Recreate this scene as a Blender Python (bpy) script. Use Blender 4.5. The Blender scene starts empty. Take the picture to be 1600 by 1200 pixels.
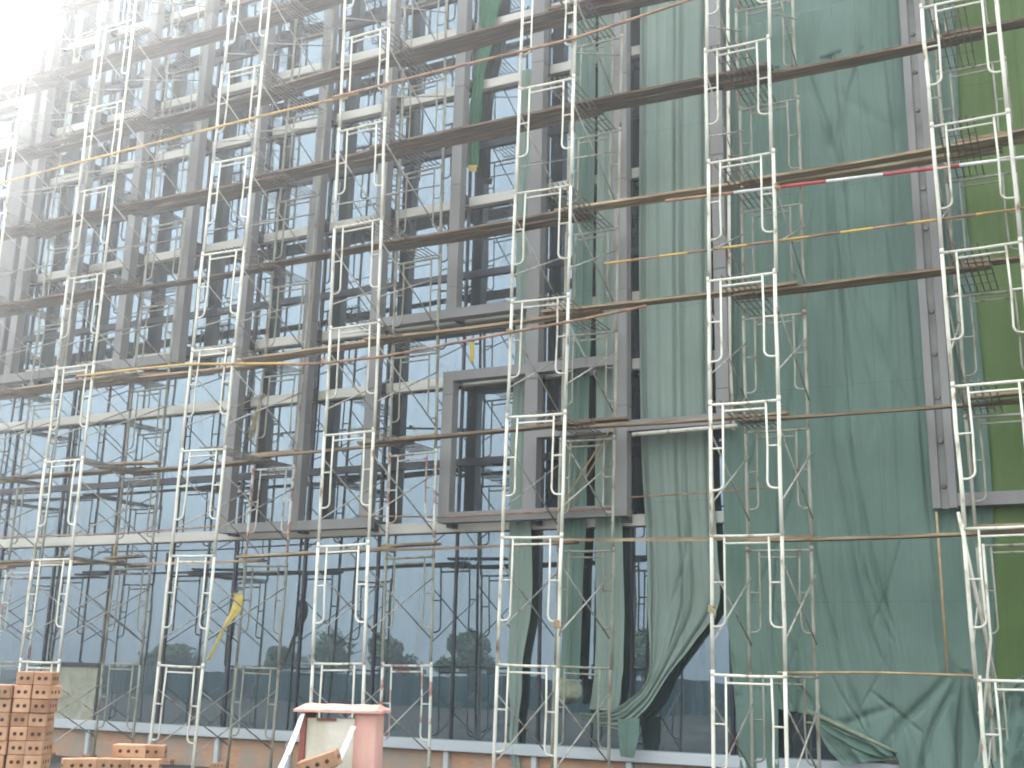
import bpy, bmesh, math, random
from mathutils import Vector, Matrix, noise
random.seed(7)
sc = bpy.context.scene
C = sc.collection
PI = math.pi
# ------------------------------------------------------------------ camera
F_PX, PITCH, YAW, ROLL = 1784.92, 0.2457, 0.4616, 0.0241
CAM = Vector((0.0, -14.154, 1.75))
fwd = Vector((-math.sin(YAW)*math.cos(PITCH), math.cos(YAW)*math.cos(PITCH), math.sin(PITCH)))
rgt0 = Vector((math.cos(YAW), math.sin(YAW), 0.0)); up0 = rgt0.cross(fwd)
rgt = rgt0*math.cos(ROLL) + up0*math.sin(ROLL)
upv = -rgt0*math.sin(ROLL) + up0*math.cos(ROLL)
cam = bpy.data.cameras.new("camera"); cam.sensor_width = 36.0; cam.lens = F_PX/1600*36
cam.clip_start = 0.05; cam.clip_end = 2000
cam_o = bpy.data.objects.new("camera", cam); C.objects.link(cam_o)
M = Matrix.Identity(4)
for i in range(3):
    M[i][0] = rgt[i]; M[i][1] = upv[i]; M[i][2] = -fwd[i]; M[i][3] = CAM[i]
cam_o.matrix_world = M
sc.camera = cam_o
# ------------------------------------------------------------------ world
SUN_EL, SUN_AZ = math.radians(38), math.radians(308)      # azimuth clockwise from +Y
w = bpy.data.worlds.new("World"); sc.world = w; w.use_nodes = True
nt = w.node_tree; nt.nodes.clear()
out = nt.nodes.new('ShaderNodeOutputWorld'); bg = nt.nodes.new('ShaderNodeBackground')
sky = nt.nodes.new('ShaderNodeTexSky'); sky.sky_type = 'NISHITA'; sky.sun_disc = False
sky.sun_elevation = SUN_EL; sky.sun_rotation = SUN_AZ; sky.dust_density = 3.0; sky.air_density = 1.2
co = nt.nodes.new('ShaderNodeTexCoord'); mp = nt.nodes.new('ShaderNodeMapping'); mp.inputs['Scale'].default_value = (1, 1, 2.2)
nz = nt.nodes.new('ShaderNodeTexNoise'); nz.inputs['Scale'].default_value = 2.2; nz.inputs['Detail'].default_value = 6
rp = nt.nodes.new('ShaderNodeValToRGB')
rp.color_ramp.elements[0].position = .3; rp.color_ramp.elements[0].color = (5.9, 6.4, 7.0, 1)
rp.color_ramp.elements[1].position = .72; rp.color_ramp.elements[1].color = (10.6, 11.0, 11.2, 1)
mx = nt.nodes.new('ShaderNodeMix'); mx.data_type = 'RGBA'; mx.inputs[0].default_value = .78
L = nt.links.new
L(co.outputs['Generated'], mp.inputs[0]); L(mp.outputs[0], nz.inputs[0]); L(nz.outputs[0], rp.inputs[0])
L(sky.outputs[0], mx.inputs[6]); L(rp.outputs[0], mx.inputs[7]); 
sdir = (math.sin(SUN_AZ)*math.cos(SUN_EL), math.cos(SUN_AZ)*math.cos(SUN_EL), math.sin(SUN_EL))
dt = nt.nodes.new('ShaderNodeVectorMath'); dt.operation = 'DOT_PRODUCT'; dt.inputs[1].default_value = sdir
nm_ = nt.nodes.new('ShaderNodeVectorMath'); nm_.operation = 'NORMALIZE'; L(co.outputs['Generated'], nm_.inputs[0]); L(nm_.outputs[0], dt.inputs[0])
mrg = nt.nodes.new('ShaderNodeMapRange'); mrg.inputs['From Min'].default_value = .70; mrg.inputs['From Max'].default_value = 1.0; L(dt.outputs['Value'], mrg.inputs[0])
pw = nt.nodes.new('ShaderNodeMath'); pw.operation = 'POWER'; pw.inputs[1].default_value = 2.0; L(mrg.outputs[0], pw.inputs[0])
glw = nt.nodes.new('ShaderNodeMix'); glw.data_type = 'RGBA'; glw.blend_type = 'ADD'; glw.inputs[0].default_value = 1
gsc = nt.nodes.new('ShaderNodeVectorMath'); gsc.operation = 'SCALE'; gsc.inputs[0].default_value = (50, 49, 46); L(pw.outputs[0], gsc.inputs['Scale'])
L(mx.outputs[2], glw.inputs[6]); L(gsc.outputs[0], glw.inputs[7]); L(glw.outputs[2], bg.inputs[0])
bg.inputs[1].default_value = 0.135
L(bg.outputs[0], out.inputs[0])
sun = bpy.data.lights.new("sun", 'SUN'); sun.energy = 2.0; sun.angle = math.radians(12); sun.color = (1, .96, .9)
so = bpy.data.objects.new("sun", sun); C.objects.link(so)
d = Vector((math.sin(SUN_AZ)*math.cos(SUN_EL), math.cos(SUN_AZ)*math.cos(SUN_EL), math.sin(SUN_EL)))
so.rotation_euler = d.to_track_quat('Z', 'Y').to_euler()
sc.view_settings.view_transform = 'Standard'; sc.view_settings.look = 'None'
sc.view_settings.exposure = 1.45; sc.view_settings.gamma = 1.0
sc.cycles.max_bounces = 7; sc.cycles.glossy_bounces = 4; sc.cycles.transmission_bounces = 3
sc.cycles.caustics_reflective = False; sc.cycles.volume_bounces = 0; sc.cycles.filter_width = 1.9

# ------------------------------------------------------------------ helpers
def ray(px, py):
    return fwd + rgt*((px-800)/F_PX) - upv*((py-600)/F_PX)
def at(px, py, Y):
    d = ray(px, py); return CAM + d*((Y-CAM.y)/d.y)
def proj(p):
    v = Vector(p)-CAM; z = v.dot(fwd)
    if z < .1: return (-9999, -9999)
    return (800+F_PX*v.dot(rgt)/z, 600-F_PX*v.dot(upv)/z)

def tag(o, label=None, cat=None, group=None, kind=None):
    if label: o['label'] = label
    if cat: o['category'] = cat
    if group: o['group'] = group
    if kind: o['kind'] = kind
    return o
def thing(name, label, cat, loc=(0, 0, 0), rot=(0, 0, 0), group=None):
    o = bpy.data.objects.new(name, None); C.objects.link(o)
    o.location = loc; o.rotation_euler = rot; o.empty_display_size = .2
    return tag(o, label, cat, group)
def obj(name, me, mat=None, parent=None, loc=None, rot=None, smooth=None):
    if isinstance(me, bmesh.types.BMesh):
        m = bpy.data.meshes.new(name); me.to_mesh(m); me.free(); me = m
        if smooth:
            for p in me.polygons: p.use_smooth = True
    if mat and not me.materials: me.materials.append(mat)
    o = bpy.data.objects.new(name, me); C.objects.link(o)
    if parent: o.parent = parent
    if loc: o.location = loc
    if rot: o.rotation_euler = rot
    return o
def box(bm, x0, x1, y0, y1, z0, z1):
    v = [bm.verts.new((x, y, z)) for z in (z0, z1) for y in (y0, y1) for x in (x0, x1)]
    for f in ((0, 2, 3, 1), (4, 5, 7, 6), (0, 1, 5, 4), (2, 6, 7, 3), (0, 4, 6, 2), (1, 3, 7, 5)):
        bm.faces.new([v[i] for i in f])
    return v
def bbox(x0, x1, y0, y1, z0, z1, bev=0):
    bm = bmesh.new(); box(bm, x0, x1, y0, y1, z0, z1)
    if bev: bmesh.ops.bevel(bm, geom=bm.edges[:], offset=bev, segments=1, affect='EDGES')
    return bm
def tube(bm, pts, r, n=8, caps=True):
    pts = [Vector(p) for p in pts]; rings = []
    for i, p in enumerate(pts):
        if i == 0: t = pts[1]-p
        elif i == len(pts)-1: t = p-pts[-2]
        else: t = (pts[i+1]-p).normalized()+(p-pts[i-1]).normalized()
        t.normalize()
        a = Vector((0, 1, 0)) if abs(t.y) < .8 else Vector((1, 0, 0))
        u = t.cross(a).normalized(); v = t.cross(u)
        rr = r[i] if isinstance(r, (list, tuple)) else r
        rings.append([bm.verts.new(p+(u*math.cos(2*PI*k/n)+v*math.sin(2*PI*k/n))*rr) for k in range(n)])
    for a, b in zip(rings, rings[1:]):
        for k in range(n):
            f = bm.faces.new((a[k], a[(k+1) % n], b[(k+1) % n], b[k])); f.smooth = True
    if caps:
        bm.faces.new(rings[0][::-1]); bm.faces.new(rings[-1])

# ------------------------------------------------------------------ materials
def mat(name, col, rough=.6, metal=0, spec=.4):
    m = bpy.data.materials.new(name); m.use_nodes = True
    b = m.node_tree.nodes['Principled BSDF']
    b.inputs['Base Color'].default_value = (*col, 1); b.inputs['Roughness'].default_value = rough
    b.inputs['Metallic'].default_value = metal; b.inputs['Specular IOR Level'].default_value = spec
    return m
def mottled(name, stops, scale=4, detail=5, rough=.6, stretch=(1, 1, 1), bump=.0, metal=0, rnd=.0, coord='Object', bscale=None, dist=0):
    """base colour from a noise ramp; rnd varies the value per object"""
    m = mat(name, stops[0][1], rough, metal); t = m.node_tree; N = t.nodes.new; K = t.links.new
    b = t.nodes['Principled BSDF']
    c = N('ShaderNodeTexCoord'); p = N('ShaderNodeMapping'); p.inputs['Scale'].default_value = stretch
    oi = N('ShaderNodeObjectInfo'); va = N('ShaderNodeVectorMath'); va.operation = 'ADD'
    vs = N('ShaderNodeVectorMath'); vs.operation = 'SCALE'; vs.inputs['Scale'].default_value = 37.0
    cb = N('ShaderNodeCombineXYZ'); K(oi.outputs['Random'], cb.inputs[0]); K(oi.outputs['Random'], cb.inputs[2]); K(cb.outputs[0], vs.inputs[0])
    K(c.outputs[coord], p.inputs[0]); K(p.outputs[0], va.inputs[0]); K(vs.outputs[0], va.inputs[1])
    n = N('ShaderNodeTexNoise'); n.inputs['Scale'].default_value = scale; n.inputs['Detail'].default_value = detail
    n.inputs['Distortion'].default_value = dist
    K(va.outputs[0], n.inputs[0])
    r = N('ShaderNodeValToRGB'); e = r.color_ramp.elements
    e[0].position = stops[0][0]; e[0].color = (*stops[0][1], 1)
    e[1].position = stops[-1][0]; e[1].color = (*stops[-1][1], 1)
    for s in stops[1:-1]:
        q = e.new(s[0]); q.color = (*s[1], 1)
    K(n.outputs[0], r.inputs[0])
    if rnd:
        h = N('ShaderNodeHueSaturation'); mr = N('ShaderNodeMapRange')
        mr.inputs['To Min'].default_value = 1-rnd; mr.inputs['To Max'].default_value = 1+rnd
        K(oi.outputs['Random'], mr.inputs[0]); K(mr.outputs[0], h.inputs['Value']); K(r.outputs[0], h.inputs['Color'])
        K(h.outputs[0], b.inputs['Base Color'])
    else: K(r.outputs[0], b.inputs['Base Color'])
    if bump:
        n2 = N('ShaderNodeTexNoise'); n2.inputs['Scale'].default_value = bscale or scale*3; n2.inputs['Detail'].default_value = 6
        K(va.outputs[0], n2.inputs[0]); bp = N('ShaderNodeBump'); bp.inputs['Strength'].default_value = bump; bp.inputs['Distance'].default_value = .02
        K(n2.outputs[0], bp.inputs['Height']); K(bp.outputs[0], b.inputs['Normal'])
    return m
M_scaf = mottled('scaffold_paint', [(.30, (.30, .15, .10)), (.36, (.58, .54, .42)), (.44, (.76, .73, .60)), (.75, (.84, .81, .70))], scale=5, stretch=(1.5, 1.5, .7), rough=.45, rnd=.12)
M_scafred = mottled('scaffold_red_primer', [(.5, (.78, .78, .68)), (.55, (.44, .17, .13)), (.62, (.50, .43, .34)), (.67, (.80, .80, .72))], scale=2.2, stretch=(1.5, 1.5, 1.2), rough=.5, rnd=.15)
M_scafshade = mottled('scaffold_shaded_tan_paint', [(.32, (.22, .13, .09)), (.40, (.32, .30, .22)), (.55, (.40, .40, .32)), (.75, (.46, .46, .39))], scale=5, stretch=(1.5, 1.5, .7), rough=.55, rnd=.2)  # rear frames: tan-grey paint, with the shade behind the planks darkened into it
M_brace = mottled('brace_galvanised', [(.32, (.24, .14, .10)), (.45, (.42, .40, .34)), (.7, (.55, .55, .50))], scale=6, rough=.5, rnd=.2)
M_rod = mottled('catwalk_rod', [(.35, (.12, .09, .07)), (.6, (.26, .24, .20))], scale=7, rough=.6, rnd=.2)
M_plank = mottled('plank_wood', [(.3, (.17, .11, .065)), (.5, (.33, .235, .14)), (.68, (.50, .38, .24))], scale=3, stretch=(.6, 9, 9), rough=.8, bump=.5, rnd=.38)
M_plank2 = mottled('shaded_plank_wood', [(.3, (.07, .045, .03)), (.5, (.15, .10, .065)), (.68, (.25, .175, .115))], scale=3, stretch=(.6, 9, 9), rough=.85, bump=.5, rnd=.35)  # upper lifts: shade of the plank undersides put into a darker wood colour
M_stick = mottled('bamboo_stick', [(.3, (.30, .19, .10)), (.7, (.50, .36, .20))], scale=6, rough=.7, rnd=.3)
M_yel = mottled('yellow_pole_paint', [(.36, (.28, .17, .07)), (.46, (.62, .38, .08)), (.7, (.78, .50, .10))], scale=1.5, rough=.5, rnd=.1)
M_brownpole = mottled('rusty_pole', [(.35, (.20, .10, .06)), (.6, (.42, .24, .14))], scale=4, rough=.7, rnd=.2)
M_white = mottled('white_paint', [(.3, (.62, .60, .55)), (.6, (.80, .79, .74))], scale=5, rough=.5)
M_red = mottled('red_paint', [(.3, (.38, .05, .05)), (.6, (.55, .08, .08))], scale=5, rough=.5)
M_alu = mottled('grey_cladding', [(.3, (.21, .20, .19)), (.7, (.30, .288, .272))], scale=1.2, stretch=(1, 1, .5), rough=.42, rnd=.08)
M_dark = mottled('dark_mullion', [(.3, (.025, .03, .038)), (.7, (.05, .055, .065))], scale=2, rough=.35)
M_band = mottled('pale_band', [(.25, (.50, .47, .40)), (.45, (.70, .67, .58)), (.8, (.78, .75, .66))], scale=1.0, stretch=(1, 1, 4), rough=.5)
M_sill = mottled('sill_metal', [(.3, (.50, .54, .55)), (.7, (.62, .66, .66))], scale=1.2, stretch=(.6, 1, 4), rough=.5)
M_conc = mottled('concrete', [(.3, (.22, .22, .20)), (.7, (.36, .36, .32))], scale=2.5, rough=.9, bump=.3)
M_cem = mottled('cement_render', [(.3, (.26, .26, .19)), (.55, (.37, .37, .28)), (.75, (.45, .45, .36))], scale=3.2, rough=.9, bump=.5, dist=1.2)
M_earth = mottled('earth', [(.3, (.03, .03, .028)), (.5, (.06, .058, .052)), (.7, (.12, .115, .105))], scale=.6, detail=8, rough=.95, bump=.6, bscale=3)
M_pink = mottled('pink_render', [(.3, (.58, .30, .23)), (.6, (.74, .42, .34)), (.8, (.80, .50, .42))], scale=2.5, rough=.7, bump=.15)
M_redsteel = mottled('red_oxide_steel', [(.3, (.22, .07, .05)), (.7, (.34, .12, .09))], scale=5, rough=.6)
M_board = mottled('cement_board', [(.3, (.58, .55, .42)), (.55, (.74, .71, .58)), (.8, (.80, .77, .66))], scale=3.5, rough=.85, bump=.4, dist=1)
M_strap = mottled('white_strap', [(.3, (.66, .66, .66)), (.7, (.82, .82, .82))], scale=8, rough=.7)
M_clay = mottled('clay_brick', [(.3, (.34, .17, .09)), (.5, (.50, .28, .16)), (.72, (.60, .38, .23))], scale=4, rough=.9, bump=.35, rnd=.22, bscale=30)
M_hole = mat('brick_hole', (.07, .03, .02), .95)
M_ycloth = mottled('yellow_cloth', [(.3, (.52, .38, .08)), (.7, (.68, .54, .16))], scale=9, rough=.9)
M_straw = mottled('straw', [(.3, (.40, .33, .16)), (.7, (.58, .50, .28))], scale=14, rough=.9)
M_cloth_beige = mottled('dusty_sack', [(.3, (.20, .24, .17)), (.7, (.34, .36, .26))], scale=9, rough=.95)
M_teal = mottled('hoarding_paint', [(.3, (.003, .03, .04)), (.7, (.01, .055, .065))], scale=.8, rough=.5)
M_bark = mottled('bark', [(.3, (.07, .05, .035)), (.7, (.14, .11, .08))], scale=6, rough=.95)
M_leaf = mottled('leaf', [(.3, (.035, .07, .02)), (.5, (.06, .12, .03)), (.75, (.11, .18, .05))], scale=1.5, rough=.7)

def net_mat(name, c0, c1, c2, tr=.4, weave=230):
    m = mottled(name, [(.3, c0), (.5, c1), (.75, c2)], scale=.9, detail=6, rough=.85, bump=.0, stretch=(1, 1, .6), coord='Object')
    t = m.node_tree; N = t.nodes.new; K = t.links.new
    b = t.nodes['Principled BSDF']; src = b.inputs['Base Color'].links[0].from_socket
    c = N('ShaderNodeTexCoord')
    # stitched seams of the net lengths
    sp = N('ShaderNodeSeparateXYZ'); K(c.outputs['Object'], sp.inputs[0]); fac_ = None
    for ax, per in ((0, 1.93), (2, 3.1)):
        dv = N('ShaderNodeMath'); dv.operation = 'DIVIDE'; dv.inputs[1].default_value = per; K(sp.outputs[ax], dv.inputs[0])
        fr_ = N('ShaderNodeMath'); fr_.operation = 'FRACT'; K(dv.outputs[0], fr_.inputs[0])
        ls = N('ShaderNodeMath'); ls.operation = 'LESS_THAN'; ls.inputs[1].default_value = .012/per; K(fr_.outputs[0], ls.inputs[0])
        if fac_ is None: fac_ = ls
        else:
            mxm = N('ShaderNodeMath'); mxm.operation = 'MAXIMUM'; K(fac_.outputs[0], mxm.inputs[0]); K(ls.outputs[0], mxm.inputs[1]); fac_ = mxm
    sm = N('ShaderNodeMix'); sm.data_type = 'RGBA'; sm.blend_type = 'MULTIPLY'; sm.inputs[7].default_value = (.8, .83, .82, 1)
    K(fac_.outputs[0], sm.inputs[0]); K(src, sm.inputs[6]); K(sm.outputs[2], b.inputs['Base Color']); src = sm.outputs[2]
    wv = N('ShaderNodeTexWave'); wv.wave_type = 'BANDS'; wv.bands_direction = 'X'; wv.inputs['Scale'].default_value = 4.0; wv.inputs['Distortion'].default_value = 1.5
    n3 = N('ShaderNodeTexNoise'); n3.inputs['Scale'].default_value = 14; n3.inputs['Detail'].default_value = 8
    mpg = N('ShaderNodeMapping'); mpg.inputs['Scale'].default_value = (3.0, 3.0, .5)
    K(c.outputs['Object'], mpg.inputs[0]); K(mpg.outputs[0], n3.inputs[0]); K(c.outputs['Object'], wv.inputs[0])
    bp = N('ShaderNodeBump'); bp.inputs['Strength'].default_value = .35; bp.inputs['Distance'].default_value = .02
    K(n3.outputs[0], bp.inputs['Height']); K(bp.outputs[0], b.inputs['Normal'])
    tl = N('ShaderNodeBsdfTranslucent'); K(src, tl.inputs[0]); mxs = N('ShaderNodeMixShader'); mxs.inputs[0].default_value = tr
    o = t.nodes['Material Output']; K(b.outputs[0], mxs.inputs[1]); K(tl.outputs[0], mxs.inputs[2]); K(mxs.outputs[0], o.inputs[0])
    return m
M_net = net_mat('green_net', (.20, .325, .26), (.26, .39, .32), (.32, .455, .385))
M_net2 = net_mat('grey_green_net', (.36, .465, .385), (.43, .535, .455), (.49, .59, .51))
M_netdeep = net_mat('deep_green_net', (.05, .19, .10), (.08, .26, .14), (.11, .32, .18))
M_netlime = net_mat('lime_net', (.17, .27, .09), (.225, .34, .12), (.28, .40, .16), tr=.45)

# glass: coated, mirror-like, slightly wavy, dark blue room behind it
M_glass = mat('coated_glass', (.012, .03, .045), .05)
t = M_glass.node_tree; N = t.nodes.new; K = t.links.new
gl = N('ShaderNodeBsdfGlossy'); gl.inputs['Roughness'].default_value = .012; gl.inputs['Color'].default_value = (.225, .285, .325, 1)
b = t.nodes['Principled BSDF']; b.inputs['Roughness'].default_value = .3
mxs = N('ShaderNodeMixShader'); lw = N('ShaderNodeLayerWeight'); lw.inputs[0].default_value = .25
mr = N('ShaderNodeMapRange'); mr.inputs['To Min'].default_value = .72; mr.inputs['To Max'].default_value = .97
K(lw.outputs['Facing'], mr.inputs[0])
dn = N('ShaderNodeTexNoise'); dn.inputs['Scale'].default_value = 3.0; dn.inputs['Detail'].default_value = 9; dn.inputs['Roughness'].default_value = .7
dm = N('ShaderNodeMapping'); dm.inputs['Scale'].default_value = (1.6, 1, .35); dc = N('ShaderNodeTexCoord'); K(dc.outputs['Object'], dm.inputs[0]); K(dm.outputs[0], dn.inputs[0])
doi = N('ShaderNodeObjectInfo'); dn.noise_dimensions = '4D'; K(doi.outputs['Random'], dn.inputs['W'])
dr = N('ShaderNodeMapRange'); dr.inputs['From Min'].default_value = .45; dr.inputs['From Max'].default_value = .8; dr.inputs['To Min'].default_value = 0; dr.inputs['To Max'].default_value = .30; K(dn.outputs[0], dr.inputs[0])
ds_ = N('ShaderNodeMath'); ds_.operation = 'SUBTRACT'; ds_.use_clamp = True; K(mr.outputs[0], ds_.inputs[0]); K(dr.outputs[0], ds_.inputs[1]); K(ds_.outputs[0], mxs.inputs[0])
dcol = N('ShaderNodeMix'); dcol.data_type = 'RGBA'; dcol.inputs[6].default_value = (.012, .03, .045, 1); dcol.inputs[7].default_value = (.16, .19, .19, 1)
K(dn.outputs[0], dcol.inputs[0]); K(dcol.outputs[2], b.inputs['Base Color'])
c = N('ShaderNodeTexCoord'); nn = N('ShaderNodeTexNoise'); nn.inputs['Scale'].default_value = .9; nn.inputs['Detail'].default_value = 1
mpp = N('ShaderNodeMapping'); mpp.inputs['Scale'].default_value = (1.4, 1, .5)
K(c.outputs['Object'], mpp.inputs[0]); K(mpp.outputs[0], nn.inputs[0])
bp = N('ShaderNodeBump'); bp.inputs['Strength'].default_value = .25; bp.inputs['Distance'].default_value = .02
K(nn.outputs[0], bp.inputs['Height']); K(bp.outputs[0], gl.inputs['Normal'])
K(b.outputs[0], mxs.inputs[1]); K(gl.outputs[0], mxs.inputs[2]); K(mxs.outputs[0], t.nodes['Material Output'].inputs[0])

# brick plinth
M_brick = mat('brick_wall', (.4, .2, .13), .9); t = M_brick.node_tree; N = t.nodes.new; K = t.links.new
bt = N('ShaderNodeTexBrick'); bt.inputs['Scale'].default_value = 4.2; bt.inputs['Color1'].default_value = (.60, .27, .13, 1); bt.inputs['Color2'].default_value = (.66, .36, .20, 1)
bt.inputs['Mortar'].default_value = (.44, .36, .28, 1); bt.inputs['Mortar Size'].default_value = .03
c = N('ShaderNodeTexCoord'); sx = N('ShaderNodeSeparateXYZ'); cx = N('ShaderNodeCombineXYZ')
K(c.outputs['Object'], sx.inputs[0]); K(sx.outputs[0], cx.inputs[0]); K(sx.outputs[2], cx.inputs[1]); K(cx.outputs[0], bt.inputs[0])
nn = N('ShaderNodeTexNoise'); nn.inputs['Scale'].default_value = 2.5; nn.inputs['Detail'].default_value = 8; K(c.outputs['Object'], nn.inputs[0])
rr = N('ShaderNodeValToRGB'); rr.color_ramp.elements[0].position = .42; rr.color_ramp.elements[1].position = .62
K(nn.outputs[0], rr.inputs[0]); mc = N('ShaderNodeMix'); mc.data_type = 'RGBA'; mc.inputs[7].default_value = (.42, .34, .27, 1)
K(rr.outputs[0], mc.inputs[0]); K(bt.outputs[0], mc.inputs[6]); K(mc.outputs[2], t.nodes['Principled BSDF'].inputs['Base Color'])

# ------------------------------------------------------------------ ground
bm = bmesh.new()
nx, ny = 90, 90
def gz(x, y):
    z = .05*noise.noise(Vector((x*.35, y*.35, 0)))+.02*noise.noise(Vector((x*1.7, y*1.7, 3)))
    return z-.03
xs = [-18+ (i/nx*2-1)**3*150 + (i/nx*2-1)*24 for i in range(nx+1)]
ys = [-8 + (i/ny*2-1)**3*110 + (i/ny*2-1)*20 for i in range(ny+1)]
vv = [[bm.verts.new((x, y, gz(x, y))) for x in xs] for y in ys]
for j in range(ny):
    for i in range(nx):
        bm.faces.new((vv[j][i], vv[j][i+1], vv[j+1][i+1], vv[j+1][i])).smooth = True
g = obj('ground', bm, M_earth); tag(g, kind='structure', label='rough grey brown earth of the building site')

# ------------------------------------------------------------------ glass building
YG = 2.60
XL, XR = -27.0, 4.6
MOD = 1.54
mods = [-6.2+MOD*k for k in range(-13, 8)]       # -26.2 .. 4.6
TOP = 21.5
bld = thing('glass_building', 'tall building with blue mirror glass curtain wall, pale bands and low brick plinth', 'building', (-10, YG, 0))
def bpart(name, bm, m, parent=bld, smooth=False):
    o = obj(name, bm, m, parent, smooth=smooth); o.matrix_parent_inverse = Matrix.Translation((10, -YG, 0)); return o
Z_STEP = 14.35; X_STEP = -20.95
bpart('wall_core', bbox(X_STEP, XR, YG+.14, 14, .0, TOP), M_conc)
bpart('wall_core', bbox(XL, X_STEP-.003, YG+.14, 14, .0, Z_STEP), M_conc)
bpart('roof', bbox(X_STEP-.15, XR+.15, YG-.1, 14.1, TOP+.003, TOP+.35), M_alu)
bpart('roof', bbox(XL-.15, X_STEP-.16, YG-.1, 14.1, Z_STEP+.003, Z_STEP+.35), M_alu)
bpart('corner_column', bbox(X_STEP-.12, X_STEP+.42, YG-.32, YG+.13, 7.5, TOP-.01, .02), M_alu)
bpart('corner_column', bbox(-20.40, -20.16, YG-.28, YG-.12, 12.3, TOP-.01, .02), M_alu)
# plinth + sill
bpart('brick_plinth', bbox(XL, XR, YG-.06, YG+.12, -.15, .47), M_brick)
bm = bmesh.new(); box(bm, XL, XR, YG-.20, YG+.02, .49, .655)
bmesh.ops.bevel(bm, geom=bm.edges[:], offset=.012, segments=2, affect='EDGES')
bpart('window_sill', bm, M_sill)
for x in mods:
    if -20 < x < 2: bpart('sill_foot', bbox(x-.045, x+.045, YG-.15, YG-.065, -.12, .488, .008), M_sill)
bands = [4.05, 6.55, 7.68, 9.85, 12.12, 13.35, 15.5, 17.77, 19.0, 21.1]
for z in bands:
    x0 = XL if z < Z_STEP else X_STEP+.43
    bm = bmesh.new(); box(bm, x0, XR, YG-.11, YG+.1, z-.09, z+.09)
    bmesh.ops.bevel(bm, geom=bm.edges[:], offset=.01, segments=1, affect='EDGES')
    bpart('spandrel_band', bm, M_band)
trans = [5.15, 8.5, 10.95, 14.15, 16.65, 19.9]
rows = []
cuts = sorted([.655]+[b_ for b_ in bands]+trans+[TOP])
for a, b_ in zip(cuts, cuts[1:]):
    lo = a+(.09 if a in bands else .06 if a in trans else 0); hi = b_-(.09 if b_ in bands else .06 if b_ in trans else 0)
    rows.append((lo+.003, hi-.003))
for z in trans:
    x0 = XL if z < Z_STEP else X_STEP+.43
    bpart('transom', bbox(x0, XR, YG-.05, YG+.09, z-.06, z+.06), M_dark)
for x in mods:
    top = TOP if x > X_STEP+.2 else Z_STEP
    if X_STEP-.2 < x < X_STEP+.45 and False: continue
    bm = bmesh.new()
    for lo, hi in rows:
        if hi > top+.1: continue
        box(bm, x-.024, x+.024, YG-.022, YG+.085, lo, hi)
    bpart('mullion', bm, M_dark)
cement_done = False
rest = bmesh.new()
pane_me = {}
npane = 0
for xa, xb in zip(mods, mods[1:]):
    for lo, hi in rows:
        if xb < X_STEP+.2 and hi > Z_STEP: continue
        pa, pb = proj((xa, YG, lo)), proj((xb, YG, hi))
        cx_, cz_ = (xa+xb)/2, (lo+hi)/2
        hidden = xa > -4.7 or max(pa[0], pb[0]) < 0 or pa[1] < -20 or pb[1] > 1220
        x0, x1 = xa+.034, xb-.034
        if lo < 1 and xa < -17.5 and xb > -18.0:   # rendered cement infill in the lower part of one bay
            bpart('cement_infill', bbox(x0, x1, YG-.03, YG+.08, lo, 1.62), M_cem)
            bpart('transom', bbox(x0, x1, YG-.05, YG+.09, 1.623, 1.70), M_dark)
            lo = 1.703; cz_ = (lo+hi)/2
        if hidden or npane >= 98:
            box(rest, x0, x1, YG+.0, YG+.02, lo, hi); continue
        npane += 1
        o = obj('glass_pane', bbox(-(x1-x0)/2, (x1-x0)/2, 0, .02, -(hi-lo)/2, (hi-lo)/2), M_glass, bld)
        o.location = ((x0+x1)/2+10, .006, cz_)
        o.rotation_euler = (random.gauss(0, .0016), 0, random.gauss(0, .0022))
tag(bpart('glass_pane', rest, M_glass), kind='stuff')

# ------------------------------------------------------------------ projecting grey frame lattice
YF0, YF1 = 2.06, 2.27
FT = 20.5
lat = thing('facade_frame', 'grey clad steel frame lattice of square boxes standing off the glass wall', 'facade frame', (-10, YF0, 0))
def lpart(name, bm, m=M_alu, parent=lat):
    o = obj(name, bm, m, parent)
    o.matrix_parent_inverse = Matrix.Translation((10, -YF0, 0)); return o
PX = {-3: -20.0, -2: -18.47, -1: -16.92, 0: -15.38, 1: -13.83, 2: -12.28, 3: -10.82, 4: -9.27, 5: -7.72, 6: -6.19, 7: -4.56}
post_z = {-3: [(7.38, FT)], -2: [(7.38, FT)], -1: [(7.38, FT)], 0: [(7.38, FT)], 1: [(4.03, FT)], 2: [(4.03, FT)], 3: [(4.03, FT)], 4: [(4.06, 6.62), (7.56, FT)], 5: [(4.06, FT)], 6: [(4.06, FT)], 7: [(5.36, FT)]}
for k, zz in post_z.items():
    x = PX[k]; wd = .115 if k in (5, 6) else .1
    for z0, z1 in zz:
        bm = bmesh.new(); za = z0; ks = 0
        while za < z1-.05:                       # cladding sheets with open joints round the steel core
            zb_ = min(z1, (math.floor((za+.01)/1.9)+1)*1.9+.13*k % .7)
            if zb_-za < .3: zb_ = min(z1, za+1.9)
            vs_ = box(bm, x-wd+random.uniform(-.002, .002), x+wd, YF0+random.uniform(0, .004), YF1, za+.004, zb_-.004); za = zb_
        bmesh.ops.bevel(bm, geom=bm.edges[:], offset=.005, segments=1, affect='EDGES')
        box(bm, x-wd+.012, x+wd-.012, YF0+.014, YF1-.012, z0+.01, z1-.01)
        lpart('post', bm)
    for z in (4.12, 6.55, 7.68, 9.85, 12.12, 13.35, 15.5, 17.77):
        if any(z0-.1 < z < z1 for z0, z1 in zz):
            lpart('bracket', bbox(x-.05, x+.05, YF1+.002, YG-.115, z-.11, z+.09), M_dark)
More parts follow.
